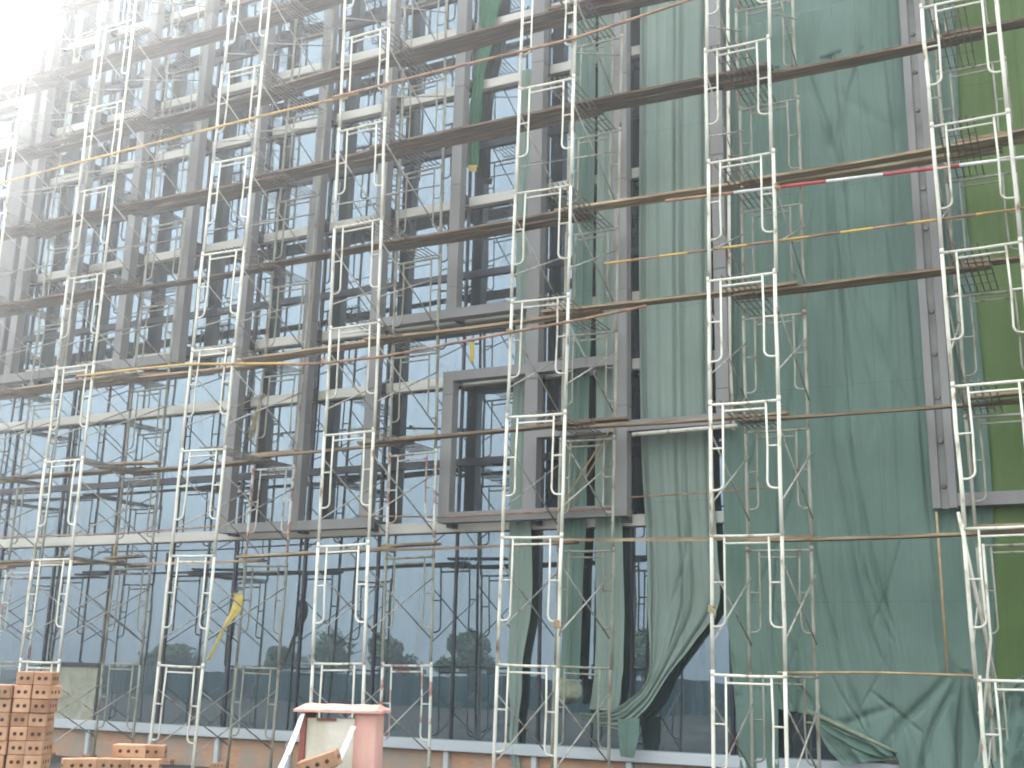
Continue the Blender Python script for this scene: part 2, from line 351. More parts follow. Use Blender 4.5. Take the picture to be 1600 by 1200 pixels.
def beam(ka, kb, z0, z1):
    x0 = PX[ka] if ka in PX else ka; x1 = PX[kb] if kb in PX else kb
    bm = bmesh.new(); box(bm, x0, x1, YF0+.004, YF1-.004, z0, z1)
    lpart('beam', bm)
beam(1, 3, 4.034, 4.2); beam(4, 6, 4.065, 4.235); beam(4, 6, 6.45, 6.615); beam(5, 7, 5.37, 5.54)
beam(3, 5, 7.565, 7.73); beam(-24.0, 0, 7.385, 7.57)
# right steel column with bolts and its beam
col = thing('steel_column', 'grey twin channel steel column with rusty bolt holes and low side beam in front of green net', 'column', (-1.55, 2.1, 4.0))
def cpart(name, bm, m, p=col):
    o = obj(name, bm, m, p); o.matrix_parent_inverse = Matrix.Translation((1.55, -2.1, -4.0)); return o
cpart('channel', bbox(-1.71, -1.60, 2.1, 2.26, 4.0, 20, .006), M_alu); cpart('channel', bbox(-1.50, -1.39, 2.1, 2.26, 4.0, 20, .006), M_alu)
cpart('web_plate', bbox(-1.598, -1.502, 2.15, 2.2, 4.0, 19.9), M_conc)
for i in range(22):
    bm = bmesh.new(); z = 4.3+i*.62
    tube(bm, [(-1.55, 2.15, z), (-1.55, 2.12, z)], [.036, .030], 8)
    cpart('bolt', bm, M_rod)
cpart('beam', bbox(-1.388, 4.2, 2.1, 2.26, 4.02, 4.2, .005), M_alu)

# ------------------------------------------------------------------ scaffold towers
H, W, DB = 1.7, .89, 1.86
def frame_mesh(m, seed=0):
    bm = bmesh.new(); rv = random.Random(seed); jit = lambda s=.006: rv.uniform(-s, s)
    for x, s in ((0, 1), (W, -1)):
        tube(bm, [(x, 0, .0), (x+jit(), jit(), .6), (x+jit(), jit(), 1.15), (x, 0, H-.02)], .025)
        xi = x+s*.165
        # inner rail with bend running into the leg
        z0 = H-1.14; r = .085
        jx, jy = jit(.012), jit(.02); pts = [(xi, 0, H-.02), (xi+jx, jy, H-.6), (xi, jy*.5, z0+r)]
        for a in (30, 60, 90):
            pts.append((xi-s*r*(1-math.cos(math.radians(a))), 0, z0+r-r*math.sin(math.radians(a))))
        pts.append((x, 0, z0))
        tube(bm, pts, .0145)
        tube(bm, [(x, 0, H-.60), (xi, 0, H-.60)], .0125)
        tube(bm, [(x, 0, H-.035), (x, 0, H+.035)], .0275)            # coupling collar
        for zp in (.40, 1.32): tube(bm, [(x, -.02, zp), (x, .045, zp)], .01, 6)
    tube(bm, [(0, 0, H-.02), (W/2, 0, H-.02-abs(jit(.012))), (W, 0, H-.02)], .019)
    tube(bm, [(.165, 0, H-.115), (W-.165, 0, H-.115)], .0145)
    me = bpy.data.meshes.new('frame'); bm.to_mesh(me); bm.free(); me.materials.append(m); return me
FR = [frame_mesh(M_scaf), frame_mesh(M_scafred), frame_mesh(M_scafshade)]
FRV = {0: [FR[0]]+[frame_mesh(M_scaf, s) for s in (1, 2, 3, 4)], 1: [FR[1], frame_mesh(M_scafred, 9)], 2: [FR[2]]+[frame_mesh(M_scafshade, s) for s in (5, 6, 7)]}
def brace_mesh():
    bm = bmesh.new()
    tube(bm, [(0, .02, .40), (0.01, DB-.02, 1.32)], .0115, 6); tube(bm, [(-.01, .02, 1.32), (0, DB-.02, .40)], .0115, 6)
    me = bpy.data.meshes.new('cross_brace'); bm.to_mesh(me); bm.free(); me.materials.append(M_brace); return me
BR = brace_mesh()
def deck_mesh():
    bm = bmesh.new()
    for i in range(6):
        x = i*.085; tube(bm, [(x, -.03, .005+.004*(i % 2)), (x, DB/2, -.012), (x, DB+.03, .005)], .0095, 6)
    for j in range(6):
        y = .08+j*.34; tube(bm, [(-.02, y, -.02), (.445, y, -.02)], .008, 6)
    me = bpy.data.meshes.new('catwalk'); bm.to_mesh(me); bm.free(); me.materials.append(M_rod); return me
DK = deck_mesh()
bm = bmesh.new(); tube(bm, [(0, 0, -.1), (0, 0, .05)], .016); box(bm, -.07, .07, -.07, .07, -.11, -.1)
JK = bpy.data.meshes.new('base_jack'); bm.to_mesh(JK); bm.free(); JK.materials.append(M_rod)
TX = [-22.1, -19.105, -16.134, -13.007, -10.233, -7.083, -4.115, -1.179, 1.83]
TY = [0, .10, -.03, -.04, -.03, -.03, -.05, .035, 0]
TZ = [.03, .007, .021, .023, .10, .146, .079, .085, .08]
TL = [0, 0, -.0002, .0171, -.0168, .0156, .0087, -.0078, 0]
NL = [10, 10, 10, 10, 9, 8, 8, 8, 8]
where = ['cut by the left picture edge', 'leftmost visible, in the bright hazy corner', 'just right of the hollow brick stack', 'carrying the twisted yellow rag',
         'directly behind the pink pillar', 'in front of the small grey square box frame', 'in front of the left edge of the wide green net', 'in front of the bolted steel column', 'off the right edge of the picture']
def lev(t, l): return TZ[t]+H*l
towers = []
for t in range(9):
    # lean is about the z=6 point, as measured
    x0 = TX[t]-TL[t]*(6-0)
    tw = thing('scaffold_tower', 'white tubular frame scaffold tower '+where[t], 'scaffold', (x0, TY[t], TZ[t]), (0, math.atan(TL[t]), 0), 'scaffold towers along the facade')
    towers.append(tw)
    bdx = random.uniform(-.03, .03)
    for l in range(NL[t]):
        for back in (0, 1):
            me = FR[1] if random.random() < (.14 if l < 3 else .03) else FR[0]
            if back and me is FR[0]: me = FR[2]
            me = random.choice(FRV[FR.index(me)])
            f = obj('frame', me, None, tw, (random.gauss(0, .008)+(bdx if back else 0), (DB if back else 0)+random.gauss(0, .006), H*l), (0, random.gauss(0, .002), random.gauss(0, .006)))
        for s in (0, W):
            if random.random() < .93: obj('cross_brace', BR, None, tw, (s, 0, H*l+random.gauss(0, .01)))
        if l >= 1 and not (l == 1 and t in (4, 5)):
            if l >= 2 or random.random() < .3:
                obj('catwalk', DK, None, tw, (.40-.34*(t in (6, 7))+random.uniform(-.03, .03), 0, H*(l+1)+.022), (0, 0, random.uniform(-.02, .02)))
    for s in (0, W):
        for yy in (0, DB): obj('base_jack', JK, None, tw, (s, yy, 0))

# ------------------------------------------------------------------ planks
bays = ['left edge bay', 'leftmost whole bay', 'bay above the cement infill', 'bay above the yellow rag', 'bay right of the pink pillar', 'bay left of the wide net', 'bay across the wide net', 'right edge bay']
lifts = {1: 'first', 2: 'second', 3: 'third', 4: 'fourth', 5: 'fifth', 6: 'sixth', 7: 'seventh', 8: 'eighth', 9: 'ninth', 10: 'tenth'}
PY = {2: [1.5, 1.5, 1.5, 1.35, 1.15, 1.3, 1.0, .8], 3: [1.5, 1.5, 1.45, 1.3, .95, 1.35, 1.3, 1.1], 4: [1.25, 1.25, 1.25, 1.1, .95, .9, .9, .9], 5: [1.0, 1.0, 1.05, 1.1, 1.15, 1.1, 1.0, .95],
      6: [1.0, 1.1, 1.1, 1.1, 1.0, 1.05, 1.1, 1.1], 7: [1.0]*8, 8: [1.1]*8, 9: [1.1]*8}
def plank(x0, x1, y, z0, z1, wd, label, skew=0.0, m=None):
    bm = bmesh.new(); n = 10; Lp = x1-x0; sag = random.uniform(.0, .02); tw_ = random.uniform(-.02, .02); pr = None
    for i in range(n+1):
        u = i/n; x = u*Lp; zz = (z1-z0)*u-sag*math.sin(PI*u); yy = skew*(u-.5)
        w2 = wd/2*(1-.05*noise.noise(Vector((x0+x, z0, y)))); tt = math.sin(u*PI)*tw_
        r = [bm.verts.new((x, yy+a*w2, zz+b_*.019+a*tt)) for a, b_ in ((-1, -1), (1, -1), (1, 1), (-1, 1))]
        if pr:
            for k in range(4): bm.faces.new((pr[k], pr[(k+1) % 4], r[(k+1) % 4], r[k]))
        else: bm.faces.new(r[::-1])
        pr = r
    bm.faces.new(pr)
    o = obj('plank', bm, m or M_plank, None, (x0, y, z0)); tag(o, label, 'plank', 'wooden planks laid between the scaffold towers'); return o
for l in range(2, 10):
    for bi in range(8):
        ta, tb = bi, bi+1
        if ta >= 8: continue
        if l > min(NL[ta], NL[tb]): continue
        za, zb = lev(ta, l), lev(tb, l)
        pm = proj(((TX[ta]+TX[tb])/2, 1, (za+zb)/2))
        if pm[1] < -120: continue
        cnt = 1 if (l in (2, 3) or (l == 4 and bi > 1) or (l == 5 and bi in (2, 3, 5)) or (l == 6 and bi >= 6)) else 2
        y = PY[l][bi]
        for c_ in range(cnt):
            yy = y+(c_-(cnt-1)/2)*.235+random.uniform(-.025, .025)
            xa = TX[ta]+random.uniform(-.05, .25); xb = TX[tb]+W*random.uniform(.5, 1.15)
            zz = .035+.052*(bi % 2)
            side = '' if cnt == 1 else (', nearer the viewer' if c_ == 0 else ', nearer the glass')
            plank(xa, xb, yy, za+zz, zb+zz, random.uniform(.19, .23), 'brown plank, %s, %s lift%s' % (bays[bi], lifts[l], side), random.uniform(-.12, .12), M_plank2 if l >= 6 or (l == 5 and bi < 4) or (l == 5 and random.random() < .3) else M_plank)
# short cross planks on the back of some lifts
for t, l in ((1, 2), (2, 2), (3, 3), (4, 3), (2, 3), (4, 2), (5, 3), (2, 4), (3, 4), (1, 6), (2, 6)):
    z = lev(t, l)+.142
    bm = bbox(-.55, .55, -.1, .1, -.02, .02, .004)
    o = obj('short_plank', bm, M_plank, None, (TX[t]+.75, 1.35+random.uniform(-.1, .2), z), (0, 0, random.uniform(-.3, .3)))
    tag(o, 'short loose board, %s lift, tower %s' % (lifts[l], where[t].split(',')[0]), 'board', 'short boards lying on the scaffold lifts')

# ------------------------------------------------------------------ poles tied across the towers
def pole(name, pts, r, m, label, group=None, cat='pole', n=8, par=None):
    bm = bmesh.new(); tube(bm, [Vector(p)-Vector(pts[0]) for p in pts], r, n)
    o = obj(name, bm, m, par, tuple(pts[0]))
    if label: tag(o, label, cat, group)
    return o
YP = -.075
G = 'long poles tied across the scaffold towers'
pole('yellow_pole', [at(-20, 292, YP), at(125, 253, YP), at(270, 216, YP), at(405, 182, YP), at(560, 146, YP)], .02, M_yel, 'long thin yellow pole rising across the upper left towers', G)
pole('rusty_pole', [at(520, 152, YP-.045), at(709, 105, YP-.045), at(898, 60, YP-.045), at(1095, -6, YP-.045)], .022, M_brownpole, 'rust brown pole at upper centre continuing the thin yellow pole', G)
pole('yellow_pole', [at(120, 588, YP), at(200, 578, YP), at(296, 569, YP), at(450, 568, YP), at(480, 568, YP)], .022, M_yel, 'bright yellow pole just below the long grey beam at left', G)
pole('rusty_pole', [at(455, 570, YP-.045), at(510, 567, YP-.045), at(600, 557, YP-.045), at(700, 538, YP-.045), at(800, 519, YP-.045), at(905, 500, YP-.045), at(1010, 478, YP-.045)], .022, M_brownpole, 'rust brown pole running right from the end of the bright yellow pole', G)
YB = .075
# striped poles: a thing made of painted bands
def striped(px_pts, Y, cols, r, label, name):
    pts = [at(x, y, Y) for x, y in px_pts]
    a, b_ = pts[0], pts[-1]
    t = thing(name, label, 'pole', tuple(a), (0, 0, 0), G)
    for u0, u1, m, nm in cols:
        p0, p1 = a.lerp(b_, u0), a.lerp(b_, u1)
        bm = bmesh.new(); tube(bm, [p0-a, p1-a], r, 10); obj(nm, bm, m, t)
    return t
striped([(1040, 314), (1640, 241)], .06, [(0, .2, M_brownpole, 'rusty_section'), (.2, .322, M_white, 'white_section'), (.322, .454, M_red, 'red_section'), (.454, .602, M_white, 'white_section'), (.602, .79, M_red, 'red_section'), (.79, 1, M_white, 'white_section')], .023, 'red and white striped pole across the wide green net', 'striped_pole')
n = 14; cs = []
for i in range(n): cs.append((i/n, (i+1)/n, M_yel if i % 2 == 0 else M_brownpole, 'yellow_section' if i % 2 == 0 else 'rusty_section'))
striped([(945, 412), (1640, 320)], YB+.02, cs, .017, 'thin pole with yellow and rusty sections across the wide green net', 'striped_pole')
pole('thin_rod', [at(985, 777, 1.9), at(1100, 770, 1.9), at(1215, 760, 1.9)], .011, M_brownpole, 'thin rusty rod crossing the pale green net above the lowest planks', 'thin rods and battens')
pole('thin_rod', [at(560, 806, 1.97), at(700, 808, 1.97), at(960, 794, 1.97)], .014, M_brownpole, 'thin rusty rod lying along the bottom of the small grey box frame', 'thin rods and battens')
pole('thin_rod', [at(1215, 1051, 0.03), at(1375, 1051, .03), at(1530, 1056, .03)], .014, M_stick, 'thin pale batten tied at eye level between the two right towers', 'thin rods and battens')
pole('thin_rod', [at(-20, 840, 1.2), at(170, 834, 1.2), at(350, 822, 1.2)], .015, M_brownpole, 'thin rusty rod across the lower left towers under the small planks', 'thin rods and battens')
pole('thin_rod', [at(1463, 800, 2.0), at(1481, 1052, 2.0)], .016, M_stick, 'thin upright batten hanging below the bolted steel column', 'thin rods and battens')
pole('pale_tube', [at(988, 679, 2.0), at(1152, 665, 2.0)], .032, M_scaf, 'pale green tube below the grey rail left of the wide green net', 'thin rods and battens', 'tube')
pole('pale_tube', [at(1137, -10, 2.15), at(1140, 560, 2.15), at(1146, 672, 2.15)], .03, M_scaf, 'upright pale tube just right of the last grey facade post', 'thin rods and battens', 'tube')
pole('bamboo_strip', [at(955, 668, 1.9), at(915, 730, 1.8), at(868, 806, 1.75)], [.012, .017, .010], M_stick, 'slanting straw coloured bamboo strip in front of the small grey box frame', 'bamboo strips', 'stick')
pole('bamboo_strip', [at(950, 690, 1.93), at(922, 735, 1.85), at(888, 800, 1.82)], [.008, .012, .007], M_stick, 'shorter slanting bamboo strip beside the longer one at the box frame', 'bamboo strips', 'stick')
# diagonals leaning by the right tower
pole('leaning_tube', [at(1497, 800, -.06), at(1520, 905, .1), at(1562, 1090, .5)], .02, M_scaf, 'leaning pale tube low on the right tower, upper one', 'leaning tubes at the right tower', 'tube')
pole('leaning_tube', [at(1536, 850, .3), at(1548, 1000, .3), at(1530, 1190, .3)], .016, M_scaf, 'thinner leaning pale tube low on the right tower', 'leaning tubes at the right tower', 'tube')
# vertical kicker tubes behind centre towers (hanging short pipes)
# ------------------------------------------------------------------ cloth
def lerp_rows(rows, v):
    n = len(rows)-1; f = v*n; i = min(int(f), n-1); t = f-i
    def cr(p0, p1, p2, p3, t):
        return .5*((2*p1)+(p2-p0)*t+(2*p0-5*p1+4*p2-p3)*t*t+(3*p1-p0-3*p2+p3)*t**3)
    g = lambda k: rows[max(0, min(n, k))]
    return tuple(cr(g(i-1)[s], g(i)[s], g(i+1)[s], g(i+2)[s], t) for s in (0, 1))
def cloth(name, rows, nu, nv, folds, label, m, cat='netting', group=None, amp=.03, wr=.02, seed=0, dirv=Vector((0, -1, 0)), edge=.01, diag=[], crease=0.0, hem=None):
    """rows: (left point, right point) from top to bottom; folds: (u, width, depth, drift)"""
    rows = [(Vector(a), Vector(b_)) for a, b_ in rows]; bm = bmesh.new(); org = rows[0][0].lerp(rows[0][1], .5)
    g = []
    vm = [1.0]*(nu+1)
    if hem:
        for i in range(nu+1):
            u = i/nu; lo, hi = .4, 1.0
            for _ in range(16):
                m_ = (lo+hi)/2; a, b_ = lerp_rows(rows, m_); x, y = proj(a.lerp(b_, u)); ty = hem[0][1] if x < hem[0][0] else hem[-1][1]
                for (xa, ya), (xb, yb) in zip(hem, hem[1:]):
                    if xa <= x < xb: ty = ya+(yb-ya)*(x-xa)/(xb-xa)
                if y < ty: lo = m_
                else: hi = m_
            vm[i] = lo
    for j in range(nv+1):
        vj = j/nv; line = []
        if not hem: v = vj; a, b_ = lerp_rows(rows, v); wd = (b_-a).length
        for i in range(nu+1):
            u = i/nu
            if hem: v = vj*vm[i]; a, b_ = lerp_rows(rows, v); wd = (b_-a).length
            du = edge/max(wd, .05)*noise.noise(Vector((seed, v*9, 5 if i > nu/2 else 9)))
            p = a.lerp(b_, u+du)
            q = Vector((u*wd*2.2+seed*7, v*3.0, seed))
            dd = wr*(noise.noise(q*1.3)+.5*noise.noise(Vector((q.x*4, q.y*1.2, seed+3)))+.3*noise.noise(Vector((q.x*9, q.y*2.5, seed+5))))
            for (fu, fw, fd, dr) in folds:
                c0 = fu+dr*v+.03*noise.noise(Vector((seed+fu*9, v*4, 1)))
                x = (u-c0)/fw
                if abs(x) < 3: dd += fd*math.exp(-x*x)
            for (u0, v0, u1, v1, fw, fd) in diag:       # creases running between two points
                ax, ay = (u-u0), (v-v0); ex, ey = u1-u0, v1-v0; e2 = ex*ex+ey*ey
                s = (ax*ex+ay*ey)/e2
                if -.05 < s < 1.05:
                    dx, dy = ax-ex*s, ay-ey*s; ds = math.hypot(dx, dy)/fw
                    if ds < 3: dd += fd*math.exp(-ds*ds)*max(0, math.sin(PI*min(1, max(0, s))))**.5
            if crease:
                n1 = noise.noise(Vector((u*wd*.9+v*.8+seed, v*2.2, seed*1.7))); n2 = noise.noise(Vector((u*wd*.7-v*1.2+seed, v*1.6+3, seed*2.3)))
                md = max(0, .5+noise.noise(Vector((u*3+seed, v*3, 8)))*1.6)
                dd -= crease*md*(math.exp(-(n1/.035)**2)+.8*math.exp(-(n2/.03)**2)) - crease*.5*n1
            p = p+dirv*dd
            line.append(bm.verts.new(p-org))
        g.append(line)
    for j in range(nv):
        for i in range(nu): bm.faces.new((g[j][i], g[j+1][i], g[j+1][i+1], g[j][i+1])).smooth = True
    o = obj(name, bm, m, None, tuple(org))
    so_ = o.modifiers.new('thickness', 'SOLIDIFY'); so_.thickness = .004
    tag(o, label, cat, group); return o
def R(Y, *pr):
    """rows from (left px, right px) pairs; Y may be a list"""
    o = []
    for k, (a, b_) in enumerate(pr):
        y = Y[k] if isinstance(Y, (list, tuple)) else Y
        o.append((at(a[0], a[1], y), at(b_[0], b_[1], y)))
    return o
GN = 'green nets hung on the facade'
# net 1: pale panel that gathers into a tail
cloth('safety_net', R([2.42, 2.42, 2.42, 2.42, 2.4, 2.38, 2.34, 2.28, 2.2, 2.15, 2.1, 2.05],
    ((1000, -60), (1112, -60)), ((998, 400), (1112, 400)), ((1003, 700), (1114, 700)), ((1010, 850), (1120, 850)), ((1012, 940), (1124, 942)),
    ((1015, 1000), (1085, 1003)), ((1012, 1055), (1048, 1050)), ((1003, 1075), (1026, 1086)), ((985, 1092), (1003, 1114)), ((962, 1106), (972, 1138)), ((935, 1114), (942, 1134)), ((905, 1113), (909, 1124))),
    110, 300, [(.04, .012, -.06, .02), (.12, .03, .06, .02), (.3, .05, .03, .03), (.48, .02, -.055, .02), (.54, .04, .045, -.02), (.62, .02, -.05, -.03), (.82, .05, .045, -.05), (.9, .015, -.05, -.04)],
    'pale green net panel whose lower end is swept left into a twisted tail', M_net2, group=GN, wr=.035, seed=1, edge=.03, crease=.03)
cloth('safety_net', R([2.12, 2.1, 2.08], ((965, 1124), (999, 1122)), ((966, 1150), (997, 1155)), ((969, 1182), (990, 1184))), 16, 16, [(.5, .15, .03, 0)],
    'short torn green net end hanging over the white sill', M_net, group=GN, wr=.02, seed=2)
# narrow strips behind the lattice
cloth('safety_net', R(2.44, ((815, 110), (842, 106)), ((811, 240), (838, 238)), ((806, 480), (832, 478)), ((797, 700), (825, 700)), ((796, 850), (831, 850)), ((797, 960), (829, 960)), ((793, 1040), (816, 1040)), ((797, 1105), (812, 1105)), ((796, 1150), (808, 1152)), ((803, 1210), (813, 1212))),
    20, 160, [(.3, .12, .03, .1), (.7, .1, .03, -.2)], 'narrow ragged green net strip hanging down to the sill behind the box frame middle post', M_net2, group=GN, wr=.02, seed=3, edge=.03)
cloth('safety_net', R(2.42, ((902, -60), (932, -60)), ((898, 200), (930, 200)), ((893, 450), (926, 450)), ((884, 700), (918, 700)), ((878, 850), (914, 850)), ((876, 1000), (908, 1000)), ((872, 1060), (905, 1062))),
    24, 160, [(.25, .06, .04, .1), (.6, .07, .06, -.1), (.85, .04, .03, 0)], 'folded dark green net strip left of the tallest grey post', M_net, group=GN, wr=.03, seed=4, edge=.03)
cloth('safety_net', R(2.43, ((936, -60), (966, -60)), ((934, 200), (968, 200)), ((931, 500), (970, 500)), ((930, 800), (973, 800)), ((931, 1000), (975, 1000)), ((928, 1060), (972, 1066)), ((920, 1108), (966, 1112))),
    24, 160, [(.3, .1, .03, .05), (.75, .06, .03, 0)], 'straight grey green net strip directly behind the tallest grey post', M_net2, group=GN, wr=.02, seed=5, edge=.02)
cloth('sack', R([2.2, 2.1, 2.1, 2.2], ((874, 1058), (906, 1064)), ((872, 1072), (911, 1080)), ((872, 1092), (905, 1092)), ((876, 1101), (890, 1100))), 16, 16, [(.5, .25, .12, 0)],
    'dusty beige sack bundled at the foot of the folded dark green strip', M_cloth_beige, 'sack', wr=.05, seed=6)
cloth('safety_net', R(2.38, ((750, -60), (788, -60)), ((747, 40), (775, 40)), ((741, 110), (758, 115)), ((733, 180), (751, 182)), ((728, 262), (748, 262))),
    18, 80, [(.35, .12, .05, .1), (.75, .1, .04, -.1)], 'deep green net bunch hanging from the top beside a grey post', M_netdeep, group=GN, wr=.03, seed=7)
# wide net
def zrow(pxl, pxr, ys, Y): return [((pxl[i], ys[i]), (pxr[i], ys[i])) for i in range(len(ys))]
cloth('safety_net', [(at(1126, -90, 2.40), at(1600, -190, 2.40)), (at(1128, 130, 2.40), at(1600, 10, 2.40))], 60, 20, [(.2, .05, .03, 0), (.7, .05, .04, 0)],
    'upper dark green net above the sagging top hem of the wide net', M_net, group=GN, wr=.05, seed=8)
cloth('safety_net', [(at(1128, 50, 2.37), at(1560, -58, 2.37)), (at(1128, 250, 2.37), at(1562, 150, 2.37)), (at(1128, 500, 2.37), at(1566, 440, 2.37)), (at(1130, 750, 2.37), at(1570, 740, 2.37)), (at(1134, 930, 2.37), at(1575, 950, 2.37)), (at(1143, 1030, 2.36), at(1582, 1070, 2.36)), (at(1150, 1108, 2.4), at(1590, 1160, 2.36)), (at(1158, 1200, 2.3), at(1600, 1260, 2.2))],
    260, 420, [(.02, .015, .03, 0), (.2, .02, .015, .02), (.42, .012, .03, .02), (.415, .03, -.02, .02), (.62, .03, .02, .03), (.80, .02, -.05, .0), (.9, .03, .04, .0)],
    'wide wrinkled green net sheet covering the glass behind two towers', M_net, group=GN, wr=.045, seed=9, edge=.02, crease=.045, hem=[(1150, 1105), (1215, 1108), (1262, 1116), (1330, 1142), (1398, 1176), (1412, 1215), (1600, 1240)],
    diag=[(0.32, 0.07, 0.48, 0.2, 0.0072, -0.0625), (0.42, 0.1, 0.68, 0.16, 0.006, -0.0375), (0.36, 0.3, 0.6, 0.75, 0.012, -0.0562), (0.45, 0.35, 0.62, 0.62, 0.0072, -0.05), (0.55, 0.05, 0.42, 0.16, 0.0072, -0.05), (0.5, 0.3, 0.75, 0.4, 0.0072, -0.0375),
          (0.611, 0.638, 0.418, 0.889, 0.0042, -0.022), (0.191, 0.335, 0.076, 0.437, 0.0042, -0.042), (0.417, 0.179, 0.494, 0.435, 0.0037, -0.039), (0.164, 0.031, 0.078, 0.159, 0.0079, -0.046), (0.31, 0.818, 0.229, 1.111, 0.004, -0.049), (0.395, 0.048, 0.473, 0.16, 0.0033, -0.029), (0.593, 0.033, 0.654, 0.191, 0.0045, -0.041), (0.216, 0.417, 0.157, 0.712, 0.0031, -0.042), (0.81, 0.045, 0.923, 0.252, 0.003, -0.021), (0.213, 0.813, 0.143, 0.947, 0.0071, -0.034), (0.511, 0.762, 0.693, 0.866, 0.0067, -0.044), (0.824, 0.06, 0.738, 0.253, 0.0048, -0.024), (0.298, 0.606, 0.195, 0.756, 0.0039, -0.022), (0.184, 0.595, 0.261, 0.686, 0.0079, -0.036), (0.415, 0.225, 0.606, 0.405, 0.0051, -0.022), (0.874, 0.057, 0.981, 0.182, 0.0079, -0.037), (0.169, 0.765, 0.238, 0.941, 0.0037, -0.045), (0.315, 0.402, 0.099, 0.581, 0.0054, -0.042), (0.481, 0.269, 0.684, 0.373, 0.0071, -0.036), (0.211, 0.798, 0.292, 0.987, 0.0056, -0.036), (0.503, 0.082, 0.671, 0.308, 0.0068, -0.031), (0.684, 0.26, 0.779, 0.556, 0.0066, -0.049), (0.356, 0.176, 0.225, 0.427, 0.0046, -0.028), (0.31, 0.44, 0.419, 0.662, 0.0067, -0.045), (0.365, 0.721, 0.581, 1.012, 0.0056, -0.036), (0.2, 0.716, 0.298, 0.813, 0.0064, -0.032), (0.605, 0.798, 0.707, 0.999, 0.0073, -0.028), (0.946, 0.19, 1.103, 0.31, 0.0068, -0.025), (0.697, 0.839, 0.618, 1.115, 0.0036, -0.049), (0.484, 0.48, 0.614, 0.643, 0.0061, -0.038), (0.264, 0.771, 0.154, 1.06, 0.0073, -0.046), (0.67, 0.479, 0.526, 0.625, 0.0045, -0.035), (0.906, 0.27, 1.095, 0.443, 0.0071, -0.039), (0.382, 0.147, 0.528, 0.437, 0.0078, -0.038),
          (0.82, 0.68, 0.45, 0.98, 0.012, -0.0875), (0.82, 0.7, 0.62, 1.0, 0.009, -0.075), (0.84, 0.69, 0.78, 1.0, 0.009, -0.0875), (0.85, 0.69, 0.93, 1.0, 0.012, -0.1), (0.3, 0.9, 0.6, 0.8, 0.012, -0.0625), (0.42, 0.72, 0.5, 0.88, 0.012, -0.05), (0.25, 0.78, 0.4, 0.92, 0.018, -0.0625), (0.3, 1.0, 0.55, 0.9, 0.0072, -0.0625), (0.5, 0.3, 0.42, 0.05, 0.0036, -0.0375)])
cloth('safety_net', R(2.4, ((1134, 930), (1212, 930)), ((1143, 1040), (1216, 1040)), ((1150, 1120), (1216, 1120)), ((1156, 1215), (1217, 1215))), 24, 60, [(.3, .1, .03, 0), (.8, .08, .03, 0)],
    'narrow green net leg reaching the ground behind the tower at the wide net', M_net, group=GN, wr=.03, seed=10)
cloth('safety_net', R([2.2, 2.12, 2.08, 2.1], ((1262, 1108), (1300, 1120)), ((1275, 1135), (1360, 1150)), ((1292, 1168), (1392, 1175)), ((1315, 1196), (1400, 1186))), 50, 40, [(.5, .07, .05, -.1), (.8, .05, .05, .1)],
    'rolled hem flap of green net knotted beside the second tower from the right', M_net, group=GN, wr=.05, seed=11, diag=[(0, .1, 1, .6, .05, .07), (0, .2, .9, .95, .04, .06)])
pole('rolled_hem', [at(1263, 1112, 2.1), at(1300, 1128, 2.05), at(1350, 1152, 2.03), at(1402, 1176, 2.05)], [.03, .035, .03, .02], M_cloth_beige, 'rolled brownish hem slanting along the bottom of the wide green net', None, 'net hem')
cloth('safety_net', R([2.2, 2.1, 1.95, 1.8], ((1548, 1075), (1640, 1040)), ((1540, 1120), (1650, 1100)), ((1528, 1170), (1660, 1160)), ((1515, 1225), (1670, 1235))), 50, 50, [(.3, .05, .06, .1), (.6, .05, -.08, -.1), (.8, .04, .06, .1)],
    'dark green net heap on the ground below the lime green net', M_net, group=GN, wr=.09, seed=14, edge=.05, diag=[(0, .3, .6, 0, .04, .08), (.4, 0, 1, .7, .04, .09)])
# lime net at right edge
cloth('safety_net', [(at(1483, -150, 2.335), Vector((4.4, 2.335, at(1483, -150, 2.335).z))), (at(1507, 300, 2.335), Vector((4.4, 2.335, at(1507, 300, 2.335).z))), (at(1546, 700, 2.335), Vector((4.4, 2.335, at(1546, 700, 2.335).z))), (at(1558, 1150, 2.335), Vector((4.4, 2.335, at(1558, 1150, 2.335).z)))],
    110, 120, [(i*.045+.01, .008, .03*(-1)**i, 0) for i in range(20)], 'bright lime green net hanging in folds at the right edge', M_netlime, group=GN, wr=.03, seed=13)

# ------------------------------------------------------------------ ties and small hung things
cloth('yellow_rag', R([1.7, 1.65, 1.6, 1.55], ((366, 926), (381, 930)), ((362, 950), (377, 952)), ((350, 975), (356, 980)), ((324, 1030), (327, 1033))), 10, 30, [(.5, .3, .03, 0)],
    'yellow rag twisted round a scaffold brace left of the pink pillar', M_ycloth, 'rag', 'yellow rags tied to the scaffold', wr=.03, seed=20)
cloth('yellow_rag', R(1.5, ((734, 535), (742, 535)), ((734, 548), (741, 548)), ((734, 566), (741, 567))), 6, 10, [(.5, .3, .02, 0)], 'short yellow rag hanging above the small grey box frame', M_ycloth, 'rag', 'yellow rags tied to the scaffold', wr=.01, seed=21)
cloth('yellow_rag', R(2.3, ((731, 258), (746, 258)), ((733, 268), (744, 268))), 6, 6, [], 'tiny orange yellow rag at the tip of the deep green net bunch', M_ycloth, 'rag', 'yellow rags tied to the scaffold', wr=.02, seed=22)
cloth('yellow_rag', R(1.9, ((178, 852), (185, 852)), ((176, 875), (182, 875)), ((178, 890), (181, 890))), 6, 8, [], 'small yellow green rag on the back of the lower left tower', M_ycloth, 'rag', 'yellow rags tied to the scaffold', wr=.01, seed=23)
bt_ = thing('straw_bundle', 'pale straw bundle hanging head up in the left grey box frame', 'straw bundle', tuple(at(408, 622, 1.95)))
